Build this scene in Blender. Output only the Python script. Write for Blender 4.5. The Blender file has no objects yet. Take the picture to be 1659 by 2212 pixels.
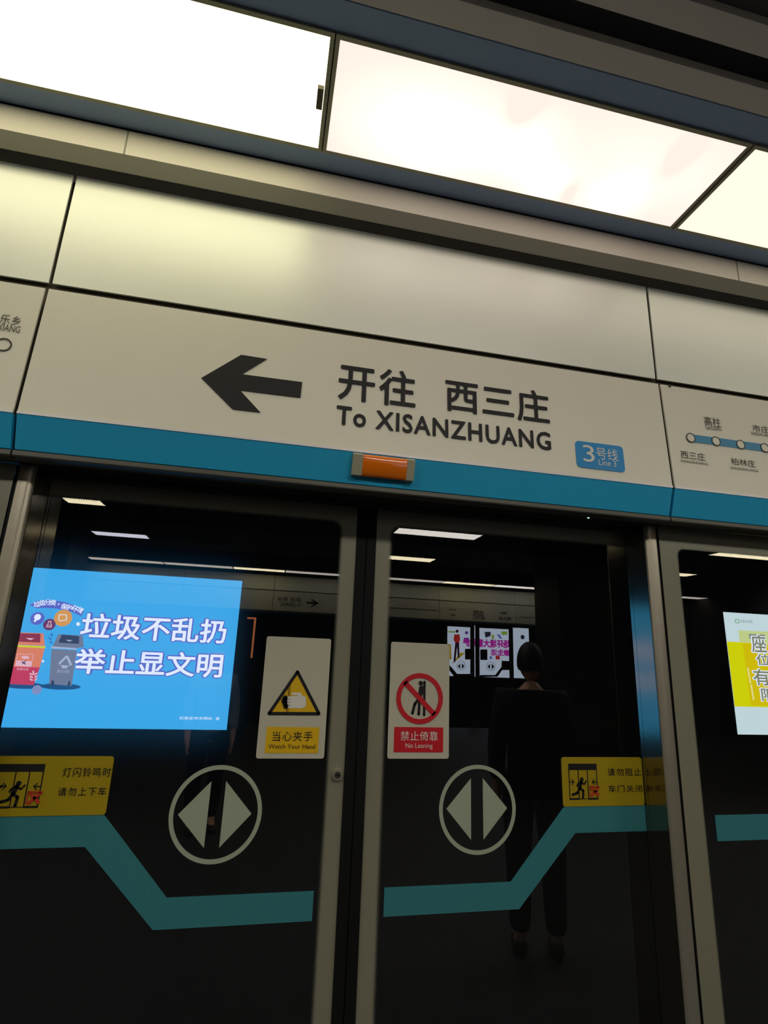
import bpy, bmesh, math, random
from mathutils import Vector, Matrix

# ------------------------------------------------------------------ camera, world, exposure
W, H = 1659, 2212
S = 1.72                      # metres per layout unit (the unit is the camera's distance to the sliding doors)
CAMZ = 1.62                   # the camera's height above the platform floor
F_PX = 1165.9
RM = ((0.97650256, 0.19551948, -0.09063594),
      (-0.21199966, 0.94708243, -0.24102078),
      (0.03871545, 0.25457219, 0.96627849))
CX, CY = -0.1739, -1.0
scene = bpy.context.scene
col = scene.collection


def P(x, y, z):
    return Vector((x * S, y * S, CAMZ + z * S))


cd = bpy.data.cameras.new('camera')
cam = bpy.data.objects.new('camera', cd)
col.objects.link(cam)
rt = Vector((RM[0][0], RM[1][0], RM[2][0])); fw = Vector((RM[0][1], RM[1][1], RM[2][1])); up = Vector((RM[0][2], RM[1][2], RM[2][2]))
cam.matrix_world = Matrix(((rt.x, up.x, -fw.x, CX * S), (rt.y, up.y, -fw.y, CY * S), (rt.z, up.z, -fw.z, CAMZ), (0, 0, 0, 1)))
cd.sensor_fit = 'HORIZONTAL'; cd.sensor_width = 36.0; cd.lens = F_PX / W * 36.0
cd.clip_start = 0.02
scene.camera = cam
scene.view_settings.view_transform = 'Standard'
scene.view_settings.look = 'None'
scene.view_settings.gamma = 1.0
scene.view_settings.exposure = 0.08
scene.view_settings.use_curve_mapping = False
world = bpy.data.worlds.new('world'); scene.world = world
world.use_nodes = True
world.node_tree.nodes['Background'].inputs[0].default_value = (0.5, 0.55, 0.6, 1)
world.node_tree.nodes['Background'].inputs[1].default_value = 0.0
scene.cycles.max_bounces = 10
scene.cycles.transparent_max_bounces = 24
scene.cycles.sample_clamp_indirect = 4.0

# lamp strengths (diffusers of the ceiling light boxes)
LAMP_LEFT, LAMP_MID, LAMP_RIGHT = 2.7, 1.5, 1.45
LAMP_FAR = 6.0
FILL_BEHIND = 15.0  # fill row added behind the viewer, never seen

# ------------------------------------------------------------------ materials


def lin(c):
    return tuple(((v / 255) / 12.92 if v <= 10.3 else (((v / 255) + .055) / 1.055) ** 2.4) for v in c)


MATS = {}


def mat(name, rgb, rough=.5, metal=0., spec=.5, noise=0., nscale=40., bump=0., linear=False):
    if name in MATS: return MATS[name]
    m = bpy.data.materials.new(name); m.use_nodes = True
    nt = m.node_tree; b = nt.nodes['Principled BSDF']
    c = rgb if linear else lin(rgb)
    b.inputs['Base Color'].default_value = (*c, 1)
    b.inputs['Roughness'].default_value = rough
    b.inputs['Metallic'].default_value = metal
    b.inputs['Specular IOR Level'].default_value = spec
    if noise or bump:
        tc = nt.nodes.new('ShaderNodeTexCoord'); n = nt.nodes.new('ShaderNodeTexNoise')
        n.inputs['Scale'].default_value = nscale; n.inputs['Detail'].default_value = 4
        nt.links.new(tc.outputs['Object'], n.inputs['Vector'])
        if noise:
            mx = nt.nodes.new('ShaderNodeMix'); mx.data_type = 'RGBA'
            mx.inputs[6].default_value = (*[v * (1 - noise) for v in c], 1)
            mx.inputs[7].default_value = (*[min(1, v * (1 + noise)) for v in c], 1)
            nt.links.new(n.outputs['Fac'], mx.inputs[0]); nt.links.new(mx.outputs[2], b.inputs['Base Color'])
        if bump:
            bp = nt.nodes.new('ShaderNodeBump'); bp.inputs['Strength'].default_value = bump; bp.inputs['Distance'].default_value = .002
            nt.links.new(n.outputs['Fac'], bp.inputs['Height']); nt.links.new(bp.outputs['Normal'], b.inputs['Normal'])
    MATS[name] = m
    return m


def emis(name, rgb, strength=1., linear=False):
    if name in MATS: return MATS[name]
    m = bpy.data.materials.new(name); m.use_nodes = True
    nt = m.node_tree; nt.nodes.clear()
    e = nt.nodes.new('ShaderNodeEmission'); o = nt.nodes.new('ShaderNodeOutputMaterial')
    c = rgb if linear else lin(rgb)
    e.inputs[0].default_value = (*c, 1); e.inputs[1].default_value = strength
    nt.links.new(e.outputs[0], o.inputs[0])
    MATS[name] = m
    return m


def glass_front():
    m = bpy.data.materials.new('door_glass'); m.use_nodes = True
    nt = m.node_tree; nt.nodes.clear()
    tr = nt.nodes.new('ShaderNodeBsdfTransparent'); tr.inputs[0].default_value = (.84, .90, .88, 1)
    gl = nt.nodes.new('ShaderNodeBsdfGlossy'); gl.inputs['Roughness'].default_value = 0.0; gl.inputs[0].default_value = (1, 1, 1, 1)
    fr = nt.nodes.new('ShaderNodeFresnel'); fr.inputs[0].default_value = 2.15
    mx = nt.nodes.new('ShaderNodeMixShader'); o = nt.nodes.new('ShaderNodeOutputMaterial')
    nt.links.new(fr.outputs[0], mx.inputs[0]); nt.links.new(tr.outputs[0], mx.inputs[1]); nt.links.new(gl.outputs[0], mx.inputs[2])
    # haze of a smeared pane: a little light is scattered forward
    rf = nt.nodes.new('ShaderNodeBsdfRefraction'); rf.inputs['Roughness'].default_value = .55; rf.inputs['IOR'].default_value = 1.16
    m3 = nt.nodes.new('ShaderNodeMixShader'); m3.inputs[0].default_value = .05
    nt.links.new(mx.outputs[0], m3.inputs[1]); nt.links.new(rf.outputs[0], m3.inputs[2])
    # a thin film of dust on the pane
    di = nt.nodes.new('ShaderNodeBsdfDiffuse'); di.inputs[0].default_value = (.8, .8, .8, 1)
    tl = nt.nodes.new('ShaderNodeBsdfTranslucent'); tl.inputs[0].default_value = (.8, .8, .8, 1)
    ad = nt.nodes.new('ShaderNodeMixShader'); ad.inputs[0].default_value = .6
    nt.links.new(di.outputs[0], ad.inputs[1]); nt.links.new(tl.outputs[0], ad.inputs[2])
    m2 = nt.nodes.new('ShaderNodeMixShader'); m2.inputs[0].default_value = .005
    nt.links.new(m3.outputs[0], m2.inputs[1]); nt.links.new(ad.outputs[0], m2.inputs[2])
    nt.links.new(m2.outputs[0], o.inputs[0])
    return m


def glass_body():
    m = bpy.data.materials.new('door_glass_body'); m.use_nodes = True
    nt = m.node_tree; nt.nodes.clear()
    tr = nt.nodes.new('ShaderNodeBsdfTransparent'); tr.inputs[0].default_value = (1, 1, 1, 1)
    o = nt.nodes.new('ShaderNodeOutputMaterial'); nt.links.new(tr.outputs[0], o.inputs[0])
    return m


def halftone(base, rough=.35):
    """printed dot fade: the UV's u runs from the solid print (0) to the clear glass (1)"""
    m = bpy.data.materials.new('halftone_print'); m.use_nodes = True
    nt = m.node_tree; N = nt.nodes; L = nt.links
    b = N['Principled BSDF']; b.inputs['Base Color'].default_value = (*base, 1); b.inputs['Roughness'].default_value = rough
    tc = N.new('ShaderNodeTexCoord'); sp = N.new('ShaderNodeSeparateXYZ'); uv = N.new('ShaderNodeUVMap')
    L.new(tc.outputs['Object'], sp.inputs[0])
    su = N.new('ShaderNodeSeparateXYZ'); L.new(uv.outputs[0], su.inputs[0])

    def M(op, a, b_=None, c=None):
        n = N.new('ShaderNodeMath'); n.operation = op
        for i, v in enumerate((a, b_, c)):
            if v is None: continue
            if isinstance(v, (int, float)): n.inputs[i].default_value = v
            else: L.new(v, n.inputs[i])
        return n.outputs[0]
    k = 2 * math.pi / .0048
    a = M('COSINE', M('MULTIPLY', M('ADD', sp.outputs[0], sp.outputs[2]), k * .7071))
    c = M('COSINE', M('MULTIPLY', M('SUBTRACT', sp.outputs[0], sp.outputs[2]), k * .7071))
    dots = M('MULTIPLY', M('ADD', M('ADD', a, c), 2.0), .25)
    cov = M('GREATER_THAN', dots, su.outputs[0])
    tr = N.new('ShaderNodeBsdfTransparent'); mx = N.new('ShaderNodeMixShader')
    L.new(cov, mx.inputs[0]); L.new(tr.outputs[0], mx.inputs[1]); L.new(b.outputs[0], mx.inputs[2])
    L.new(mx.outputs[0], N['Material Output'].inputs[0])
    return m


def diffuser_spots(name, base, hot, spots, strength):
    """opal diffuser with brighter places where the tubes behind it sit"""
    m = bpy.data.materials.new(name); m.use_nodes = True
    nt = m.node_tree; N = nt.nodes; L = nt.links; N.clear()
    tc = N.new('ShaderNodeTexCoord'); e = N.new('ShaderNodeEmission'); o = N.new('ShaderNodeOutputMaterial')
    acc = None
    for (c, r, w) in spots:
        mp = N.new('ShaderNodeMapping'); mp.vector_type = 'TEXTURE'
        mp.inputs['Location'].default_value = c; mp.inputs['Scale'].default_value = r
        L.new(tc.outputs['Object'], mp.inputs[0])
        g = N.new('ShaderNodeTexGradient'); g.gradient_type = 'QUADRATIC_SPHERE'; L.new(mp.outputs[0], g.inputs[0])
        k = N.new('ShaderNodeMath'); k.operation = 'MULTIPLY'; k.inputs[1].default_value = w; L.new(g.outputs['Fac'], k.inputs[0])
        if acc is None: acc = k.outputs[0]
        else:
            s = N.new('ShaderNodeMath'); s.operation = 'ADD'; L.new(acc, s.inputs[0]); L.new(k.outputs[0], s.inputs[1]); acc = s.outputs[0]
    cl = N.new('ShaderNodeClamp'); L.new(acc, cl.inputs[0])
    mx = N.new('ShaderNodeMix'); mx.data_type = 'RGBA'; mx.inputs[6].default_value = (*base, 1); mx.inputs[7].default_value = (*hot, 1)
    L.new(cl.outputs[0], mx.inputs[0]); L.new(mx.outputs[2], e.inputs[0]); e.inputs[1].default_value = strength
    L.new(e.outputs[0], o.inputs[0])
    return m


M_white = mat('pale_enamel_panel', (230, 226, 210), .5, .0, .35, .02, 8)
M_upper = mat('satin_aluminium_panel', (240, 242, 232), .40, .35, .5, .03, 5)
M_blue = mat('teal_blue_film', (36, 172, 222), .5, 0, .4, .05, 300)
M_trimdark = mat('dark_grey_trim', (88, 86, 78), .5, .3)
M_black = mat('black_rubber', (14, 14, 14), .7, 0, .2)
M_lintel = mat('charcoal_lintel', (38, 38, 38), .6, 0, .3)
M_steel = mat('brushed_steel', (186, 178, 160), .38, .7, .5, .06, 60)
M_jamb = mat('polished_jamb_steel', (150, 142, 128), .13, .95, .5, .05, 40)
M_frit = mat('grey_glass_print', (132, 130, 112), .3, 0, .5, .04, 30)
M_half = halftone(lin((132, 130, 112)))
M_gf, M_gb = glass_front(), glass_body()
M_decal = mat('frosted_white_decal', (162, 170, 150), .6, 0, .3, .04, 60)
M_band = mat('teal_glass_band', (54, 124, 132), .6, 0, .3, .08, 90)
M_signwhite = mat('white_sticker', (192, 187, 168), .5, 0, .4)
M_yellow = mat('yellow_sticker', (222, 178, 14), .5, 0, .4)
M_yellow2 = mat('greenish_yellow_sticker', (164, 142, 16), .5, 0, .4, .03, 60)
M_red = mat('red_sticker', (196, 22, 38), .5, 0, .4)
M_ink = mat('black_ink', (28, 28, 30), .55, 0, .3)
M_ink2 = mat('grey_ink', (70, 66, 60), .55, 0, .3)
M_inkwhite = mat('white_ink', (222, 220, 210), .5)
M_redink = mat('red_ink', (190, 60, 30), .5)
M_badge = mat('light_blue_badge', (40, 140, 205), .45, 0, .4)
M_line = mat('route_line_blue', (60, 140, 180), .5)
M_conc = mat('dark_concrete', (52, 50, 50), .85, 0, .2, .2, 6)
M_ceil = mat('dark_ceiling_void', (120, 118, 122), .9, 0, .2)
M_slat = mat('grey_ceiling_slat', (232, 228, 226), .7, 0, .3)
M_soffit = mat('blue_grey_ceiling_strip', (160, 186, 226), .65, 0, .3)
M_fascia = mat('cream_fascia', (236, 228, 214), .6, 0, .3)
M_lip = mat('olive_grey_lip', (150, 148, 134), .6, 0, .3)
M_frame = mat('aluminium_frame', (176, 174, 150), .5, .1)
M_floor = mat('speckled_granite_floor', (46, 46, 50), .6, 0, .3, .25, 120)

# ------------------------------------------------------------------ object helpers


def tagit(o, label=None, cat=None, group=None, kind=None):
    if label: o['label'] = label
    if cat: o['category'] = cat
    if group: o['group'] = group
    if kind: o['kind'] = kind
    return o


def thing(name, loc, label, cat, group=None):
    o = bpy.data.objects.new(name, None); col.objects.link(o)
    o.location = loc; o.empty_display_size = .1
    return tagit(o, label, cat, group)


def link(name, bm, m, parent=None, smooth=False, mats=None):
    me = bpy.data.meshes.new(name)
    bm.normal_update()
    if smooth:
        for f in bm.faces: f.smooth = True
    bm.to_mesh(me); bm.free()
    for k in (mats or [m]): me.materials.append(k)
    o = bpy.data.objects.new(name, me); col.objects.link(o)
    if parent is not None:
        o.parent = parent
        if parent.type == 'EMPTY': o.matrix_parent_inverse = Matrix.Translation(-parent.location)
    return o


def struct(name, bm, m, **k):
    o = link(name, bm, m, **k); o['kind'] = 'structure'; return o


def add_box(bm, x0, x1, y0, y1, z0, z1, u=True):
    a, b = (P(x0, y0, z0), P(x1, y1, z1)) if u else (Vector((x0, y0, z0)), Vector((x1, y1, z1)))
    vs = [bm.verts.new((x, y, z)) for x in (a.x, b.x) for y in (a.y, b.y) for z in (a.z, b.z)]
    fs = []
    for q in ((0, 1, 3, 2), (4, 6, 7, 5), (0, 4, 5, 1), (2, 3, 7, 6), (0, 2, 6, 4), (1, 5, 7, 3)):
        fs.append(bm.faces.new([vs[i] for i in q]))
    return fs


def box(x0, x1, y0, y1, z0, z1, bev=0.):
    bm = bmesh.new(); add_box(bm, x0, x1, y0, y1, z0, z1)
    bmesh.ops.recalc_face_normals(bm, faces=bm.faces)
    if bev: bmesh.ops.bevel(bm, geom=bm.edges[:], offset=bev, segments=2, affect='EDGES', profile=.6)
    return bm


def extrude_x(prof, x0, x1, closed=True, bev=0.):
    """a (y, z) profile swept along x"""
    bm = bmesh.new()
    a = [bm.verts.new(P(x0, y, z)) for y, z in prof]; b = [bm.verts.new(P(x1, y, z)) for y, z in prof]
    n = len(prof)
    for i in range(n if closed else n - 1):
        j = (i + 1) % n
        bm.faces.new((a[i], a[j], b[j], b[i]))
    if closed: bm.faces.new(a[::-1]); bm.faces.new(b)
    bmesh.ops.recalc_face_normals(bm, faces=bm.faces)
    if bev: bmesh.ops.bevel(bm, geom=bm.edges[:], offset=bev, segments=2, affect='EDGES', profile=.6)
    return bm


def extrude_z(prof, z0, z1):
    """an (x, y) profile swept upward"""
    bm = bmesh.new()
    a = [bm.verts.new(P(x, y, z0)) for x, y in prof]; b = [bm.verts.new(P(x, y, z1)) for x, y in prof]
    n = len(prof)
    for i in range(n):
        j = (i + 1) % n
        bm.faces.new((a[i], a[j], b[j], b[i]))
    bm.faces.new(a[::-1]); bm.faces.new(b)
    bmesh.ops.recalc_face_normals(bm, faces=bm.faces)
    return bm


class Plane:
    """a flat surface running along x; (a, b) are its own coordinates"""
    def __init__(s, y0, z0, y1, z1, flip=False):
        s.o = Vector((0, y0, z0)); d = Vector((0, y1 - y0, z1 - z0)); d.normalize(); s.v = d
        s.u = Vector((-1, 0, 0)) if flip else Vector((1, 0, 0))
        s.n = s.u.cross(s.v)
        s.flip = flip

    def w(s, a, b, off=0.):
        p = s.o + s.u * a + s.v * b + s.n * off
        return P(p.x, p.y, p.z)

    def at(s, px, py):
        """where the surface point seen at this place of the photograph lies (for a flipped plane: seen in the door glass)"""
        q = ((px - W / 2) / F_PX, 1.0, -(py - H / 2) / F_PX)
        d = Vector([sum(RM[i][k] * q[k] for k in range(3)) for i in range(3)])
        c = Vector((CX, CY, 0))
        if s.flip: c.y = -c.y; d.y = -d.y
        t = (s.o - c).dot(s.n) / d.dot(s.n)
        p = c + d * t - s.o
        return p.dot(s.u), p.dot(s.v)


def plate_bm(pl, polys, off, thick, bm=None):
    bm = bm or bmesh.new()
    for poly in polys:
        area = sum(poly[i][0] * poly[(i + 1) % len(poly)][1] - poly[(i + 1) % len(poly)][0] * poly[i][1] for i in range(len(poly)))
        if area < 0: poly = poly[::-1]
        f = [bm.verts.new(pl.w(a, b, off)) for a, b in poly]; k = [bm.verts.new(pl.w(a, b, off - thick)) for a, b in poly]
        bm.faces.new(f); bm.faces.new(k[::-1])
        n = len(poly)
        for i in range(n):
            j = (i + 1) % n
            bm.faces.new((f[i], k[i], k[j], f[j]))
    return bm


def ring_bm(pl, outer, inner, off, thick, bm=None):
    bm = bm or bmesh.new(); n = len(outer)
    O = [bm.verts.new(pl.w(a, b, off)) for a, b in outer]; I = [bm.verts.new(pl.w(a, b, off)) for a, b in inner]
    O2 = [bm.verts.new(pl.w(a, b, off - thick)) for a, b in outer]; I2 = [bm.verts.new(pl.w(a, b, off - thick)) for a, b in inner]
    for i in range(n):
        j = (i + 1) % n
        bm.faces.new((O[i], O[j], I[j], I[i])); bm.faces.new((O2[j], O2[i], I2[i], I2[j]))
        bm.faces.new((O[j], O[i], O2[i], O2[j])); bm.faces.new((I[i], I[j], I2[j], I2[i]))
    return bm


def circ(cx, cz, r, n=48, ry=None):
    ry = ry or r
    return [(cx + r * math.cos(2 * math.pi * i / n), cz + ry * math.sin(2 * math.pi * i / n)) for i in range(n)]


def rrect(x0, z0, x1, z1, r, n=6):
    pts = []
    for cx, cz, a0 in ((x1 - r, z0 + r, -90), (x1 - r, z1 - r, 0), (x0 + r, z1 - r, 90), (x0 + r, z0 + r, 180)):
        for i in range(n + 1):
            a = math.radians(a0 + 90 * i / n); pts.append((cx + r * math.cos(a), cz + r * math.sin(a)))
    return pts


def stroke(p, q, w):
    d = Vector((q[0] - p[0], q[1] - p[1])); n = Vector((-d.y, d.x)).normalized() * w / 2
    return [(p[0] - n.x, p[1] - n.y), (q[0] - n.x, q[1] - n.y), (q[0] + n.x, q[1] + n.y), (p[0] + n.x, p[1] + n.y)]


def polyline(pts, w):
    out = []
    for i in range(len(pts) - 1): out.append(stroke(pts[i], pts[i + 1], w))
    for p in pts: out.append(circ(p[0], p[1], w / 2, 10))
    return out


def plate(name, pl, polys, m, off, parent=None, thick=.0006):
    return link(name, plate_bm(pl, polys, off, thick), m, parent)


def pxs(pl, pts):
    return [pl.at(*p) for p in pts]


_tc = {}


def text_mesh(s, bold=0., spacing=1.):
    key = (s, bold, spacing)
    if key not in _tc:
        cu = bpy.data.curves.new('t', 'FONT'); cu.body = s; cu.resolution_u = 3; cu.space_character = spacing
        cu.fill_mode = 'FRONT'
        o = bpy.data.objects.new('t', cu); col.objects.link(o)
        dg = bpy.context.evaluated_depsgraph_get()
        me = bpy.data.meshes.new_from_object(o.evaluated_get(dg))
        vs = [tuple(v.co[:2]) for v in me.vertices]; fs = [tuple(p.vertices) for p in me.polygons]
        if bold:          # heavier strokes: the same outline stamped around itself
            v0, f0 = vs, fs; vs, fs = [], []
            for i in range(8):
                q = i * math.pi / 4; n0 = len(vs)
                vs += [(x + bold * math.cos(q), y + bold * math.sin(q), i * .000015) for x, y in v0]
                fs += [tuple(k + n0 for k in f) for f in f0]
        bpy.data.objects.remove(o); bpy.data.meshes.remove(me); bpy.data.curves.remove(cu)
        _tc[key] = (vs, fs)
    return _tc[key]


def text(name, pl, s, a0, b0, a1, b1, m, off, parent=None, bold=0., spacing=1., thick=0., ang=0.):
    """lettering fitted between the corners (a0, b0) and (a1, b1) of its surface"""
    vs, fs = text_mesh(s, bold, spacing)
    if not vs: return None
    xs = [v[0] for v in vs]; ys = [v[1] for v in vs]
    x0, x1, y0, y1 = min(xs), max(xs), min(ys), max(ys)
    bm = bmesh.new(); V = []
    for x, y, *dz in vs:
        a = a0 + (x - x0) / (x1 - x0) * (a1 - a0); b = b0 + (y - y0) / max(1e-6, y1 - y0) * (b1 - b0)
        if ang:
            ca, cb = (a0 + a1) / 2, (b0 + b1) / 2; da, db = a - ca, b - cb
            a = ca + da * math.cos(ang) - db * math.sin(ang); b = cb + da * math.sin(ang) + db * math.cos(ang)
        V.append(bm.verts.new(pl.w(a, b, off + (dz[0] if dz else 0))))
    for f in fs:
        try: bm.faces.new([V[i] for i in f])
        except ValueError: pass
    if thick:
        bmesh.ops.remove_doubles(bm, verts=bm.verts, dist=1e-7)
        r = bmesh.ops.extrude_face_region(bm, geom=bm.faces[:])
        d = pl.n * (-thick * S)
        bmesh.ops.translate(bm, vec=d, verts=[v for v in r['geom'] if isinstance(v, bmesh.types.BMVert)])
    return link(name, bm, m, parent)


def textpx(name, pl, s, bl, tr, m, off, parent=None, **k):
    a0, b0 = pl.at(*bl); a1, b1 = pl.at(*tr)
    return text(name, pl, s, a0, b0, a1, b1, m, off, parent, **k)


# ------------------------------------------------------------------ structure
FLOOR = -CAMZ / S
XL, XR = -5.2, 6.4
o = struct('floor', box(XL, XR, -6.57, 0.03, FLOOR - .05, FLOOR), M_floor)
struct('floor_track', box(XL, XR, .03, 2.0, FLOOR - .75, FLOOR - .7), M_conc)
struct('wall_track', box(XL, XR, 1.90, 2.0, FLOOR - .75, 1.35), M_conc)
struct('wall_left', box(XL - .06, XL, -8.65, 2.0, FLOOR - .75, 1.35), M_conc)
struct('wall_right', box(XR, XR + .06, -8.65, 2.0, FLOOR - .75, 1.35), M_conc)
struct('wall_back', box(XL, XR, -8.75, -8.65, FLOOR - .75, 1.35), M_conc)
struct('floor_far_track', box(XL, XR, -8.65, -6.57, FLOOR - .75, FLOOR - .7), M_conc)
struct('ceiling', box(XL, XR, -8.75, 2.0, 1.30, 1.35), M_ceil)
# closed box above the header, so no platform light falls into the tunnel
struct('trim_1', box(XL, XR, -.087, -.075, .2755, 1.30), M_lintel)
# cream fascia with its olive lip above the header
struct('trim_2', extrude_x([(-.160, .828), (-.160, .880), (-.148, .880), (-.148, .828)], XL, XR), M_fascia)
struct('trim_3', extrude_x([(-.1605, .827), (-.144, .8045), (-.1434, .8045), (-.1434, .828)], XL, XR), M_lip)
bm = bmesh.new()
for xj in (-.4905, .7790, 2.0485, -1.76):
    add_box(bm, xj - .0012, xj + .0012, -.1607, -.1597, .828, .880)
struct('trim_4', bm, M_lip)
# flat bluish strip of ceiling between fascia and lamps, and beyond them
struct('ceiling_strip', box(XL, XR, -.2005, -.160, .884, .892), M_soffit)
struct('ceiling_strip', box(XL, XR, -.444, -.4025, .884, .892), M_soffit)
bm = bmesh.new()
y = -.446
k = 0
while y > -1.12:
    add_box(bm, XL, XR, y - .036, y, .884, .900); y -= .074; k += 1
bmesh.ops.recalc_face_normals(bm, faces=bm.faces)
struct('ceiling_slats', bm, M_slat)
struct('ceiling_backing', box(XL, XR, -1.30, -.16, .955, .965), M_ceil)

# ------------------------------------------------------------------ header over the doors
PL_BLUE = Plane(-.122, .281, -.139, .3345)
PL_INFO = Plane(-.139, .3345, -.128, .5625)
PL_DOOR = Plane(0, 0, 0, 1)
PL_FIX = Plane(-.068, 0, -.068, 1)
JW = .576          # half the width of a header panel
G = .0028          # half a joint
panels = [(-3 * JW, -JW), (-JW, JW), (JW, 3 * JW), (3 * JW, 5 * JW), (-5 * JW, -3 * JW)]
labs_up = ['satin metal cladding panel left of the wide centre one, above the station strip',
           'wide satin metal cladding panel above the arrow sign',
           'satin metal cladding panel at right, above the route map with blue line',
          'satin metal cladding panel beyond the route map, outside the right frame edge',
          'satin metal cladding panel farthest left, outside the left frame edge']
labs_in = ['white header sign at left edge with a route map end and open circle',
           'wide white header sign with black left arrow and large station name',
           'white header sign at right with a blue route line and station rings',
          'blank white header sign beyond the route map, outside the right frame edge',
          'blank white header sign farthest left, outside the left frame edge']
infos = []
for (x0, x1), lu, li in zip(panels, labs_up, labs_in):
    bm = extrude_x([(-.1215, .5765), (-.1195, .8010), (-.1155, .8010), (-.1175, .5765)], x0 + G, x1 - G, bev=.001)
    u = link('cladding_panel', bm, M_upper); tagit(u, lu, 'panel', 'satin cladding panels')
    t = thing('header_sign', P((x0 + x1) / 2, -.12, .281), li, 'sign', 'white header signs')
    bm = extrude_x([(-.139, .3345), (-.128, .5615), (-.124, .5615), (-.135, .3345)], x0 + G, x1 - G, bev=.001)
    link('face_panel', bm, M_white, t)
    s_ = link('blue_stripe', extrude_x([(-.122, .281), (-.139, .3335), (-.127, .3335), (-.112, .281)], x0 + G, x1 - G, bev=.0015), M_blue, t)
    s_['label'] = 'teal blue strip along the bottom'
    link('edge_strip', extrude_x([(-.1400, .3330), (-.1400, .3372), (-.137, .3372), (-.137, .3330)], x0 + G, x1 - G), mat('pale_edge_strip', (226, 222, 226), .35), t)
    link('bottom_trim', extrude_x([(-.121, .2705), (-.1225, .2725), (-.1225, .2795), (-.105, .2795), (-.105, .2705)], x0 + G / 2, x1 - G / 2), M_trimdark, t)
    infos.append(t)
# dark joint backing behind the panels
M_gap = mat('grey_backing_sheet', (226, 222, 222), .8, 0, .2)
struct('trim_5', extrude_x([(-.108, .272), (-.120, .335), (-.112, .565), (-.100, .90), (-.088, .90), (-.088, .272)], XL, XR), mat('joint_backing', (96, 90, 78), .8, 0, .2))
struct('trim_9', extrude_x([(-.1100, .795), (-.1100, .880), (-.1085, .880), (-.1085, .795)], XL, XR), M_gap)
struct('trim_6', box(XL, XR, -.104, -.03, .2745, .2800), M_lintel)
struct('trim_7', box(XL, XR, -.036, -.012, .2700, .335), M_lintel)

c = infos[1]
pl = PL_INFO
arrow = [(435, 817), (521, 767), (577, 776), (523, 809), (653, 826), (649, 860), (519, 844), (563, 892), (503, 885)]
plate('arrow', pl, [pxs(pl, arrow)], M_ink, .0012, c)
textpx('lettering', pl, '开往', (729, 862), (898, 806), M_ink, .0012, c, bold=.018, spacing=1.12)
textpx('lettering', pl, '西三庄', (962, 888), (1183, 848), M_ink, .0012, c, bold=.018, spacing=1.04)
textpx('lettering', pl, 'To XISANZHUANG', (725, 917), (1188, 935), M_ink, .0012, c, bold=.024, spacing=1.12)
a0, b0 = pl.at(1246, 1009); a1, b1 = pl.at(1344, 965)
bd = plate('line_badge', pl, [rrect(a0, b0, a1, b1, .008)], M_badge, .0012, c)
bd['label'] = 'light blue rounded badge'
textpx('lettering', pl, '3', (1260, 997), (1281, 964), M_inkwhite, .0018, bd)
textpx('lettering', pl, '号线', (1288, 992), (1332, 972), M_inkwhite, .0018, bd)
textpx('lettering', pl, 'Line 3', (1293, 1005), (1329, 997), M_inkwhite, .0018, bd)
l = infos[0]
textpx('lettering', pl, '乐乡', (-2, 699), (48, 685), M_ink2, .0012, l)
textpx('lettering', pl, 'LEXIANG', (-22, 711), (46, 706), M_ink2, .0012, l)
cx_, cz_ = pl.at(8, 745)
link('station_ring', ring_bm(pl, circ(cx_, cz_, .0118, 32), circ(cx_, cz_, .0095, 32), .0012, .0006), M_ink2, l)
r = infos[2]
ps = [pl.at(1491, 946), pl.at(1546, 954), pl.at(1599, 961), pl.at(1651, 968)]
zc = sum(p[1] for p in ps) / 4; dx = (ps[3][0] - ps[0][0]) / 3
ln = plate('route_line', pl, [[(ps[0][0], zc - .0085), (JW * 3 - .06, zc - .0085), (JW * 3 - .06, zc + .0085), (ps[0][0], zc + .0085)]], M_line, .0010, r)
ln['label'] = 'blue route line'
for i in range(13):
    x = ps[0][0] + dx * i
    if x > JW * 3 - .05: break
    rg = link('station_ring', ring_bm(pl, circ(x, zc, .0105, 32), circ(x, zc, .0086, 32), .0020, .0006), M_ink2, r)
    link('ring_face', plate_bm(pl, [circ(x, zc, .0087, 32)], .0016, .0005), M_white, rg)
for s, bl, tr in (('高柱', (1522, 919), (1554, 904)), ('GAOZHU', (1524, 927), (1557, 924)), ('市庄', (1626, 932), (1659, 922)),
                  ('SHIZHUANG', (1622, 939), (1668, 939)), ('西三庄', (1471, 990), (1521, 980)), ('XISANZHUANG', (1469, 998), (1528, 1000)),
                  ('柏林庄', (1580, 1004), (1629, 995)), ('BAILINZHUANG', (1578, 1013), (1636, 1015))):
    textpx('lettering', pl, s, bl, tr, M_ink2, .0012, r)
plate('bolt', pl, [circ(*pl.at(1446, 834), .003, 12)], M_ink2, .002, r, .002)

# amber warning lamp at the middle of the stripe
t = thing('warning_lamp', PL_BLUE.w(PL_BLUE.at(825, 1000)[0], .02), 'amber warning lamp with metal ends on the blue header strip', 'lamp')
xa, xb, xc, xd = [PL_BLUE.at(*p)[0] for p in ((761, 990), (782, 992), (877, 1003), (893, 1006))]
zb, zt = .0125, .0535
sh = .88


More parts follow.
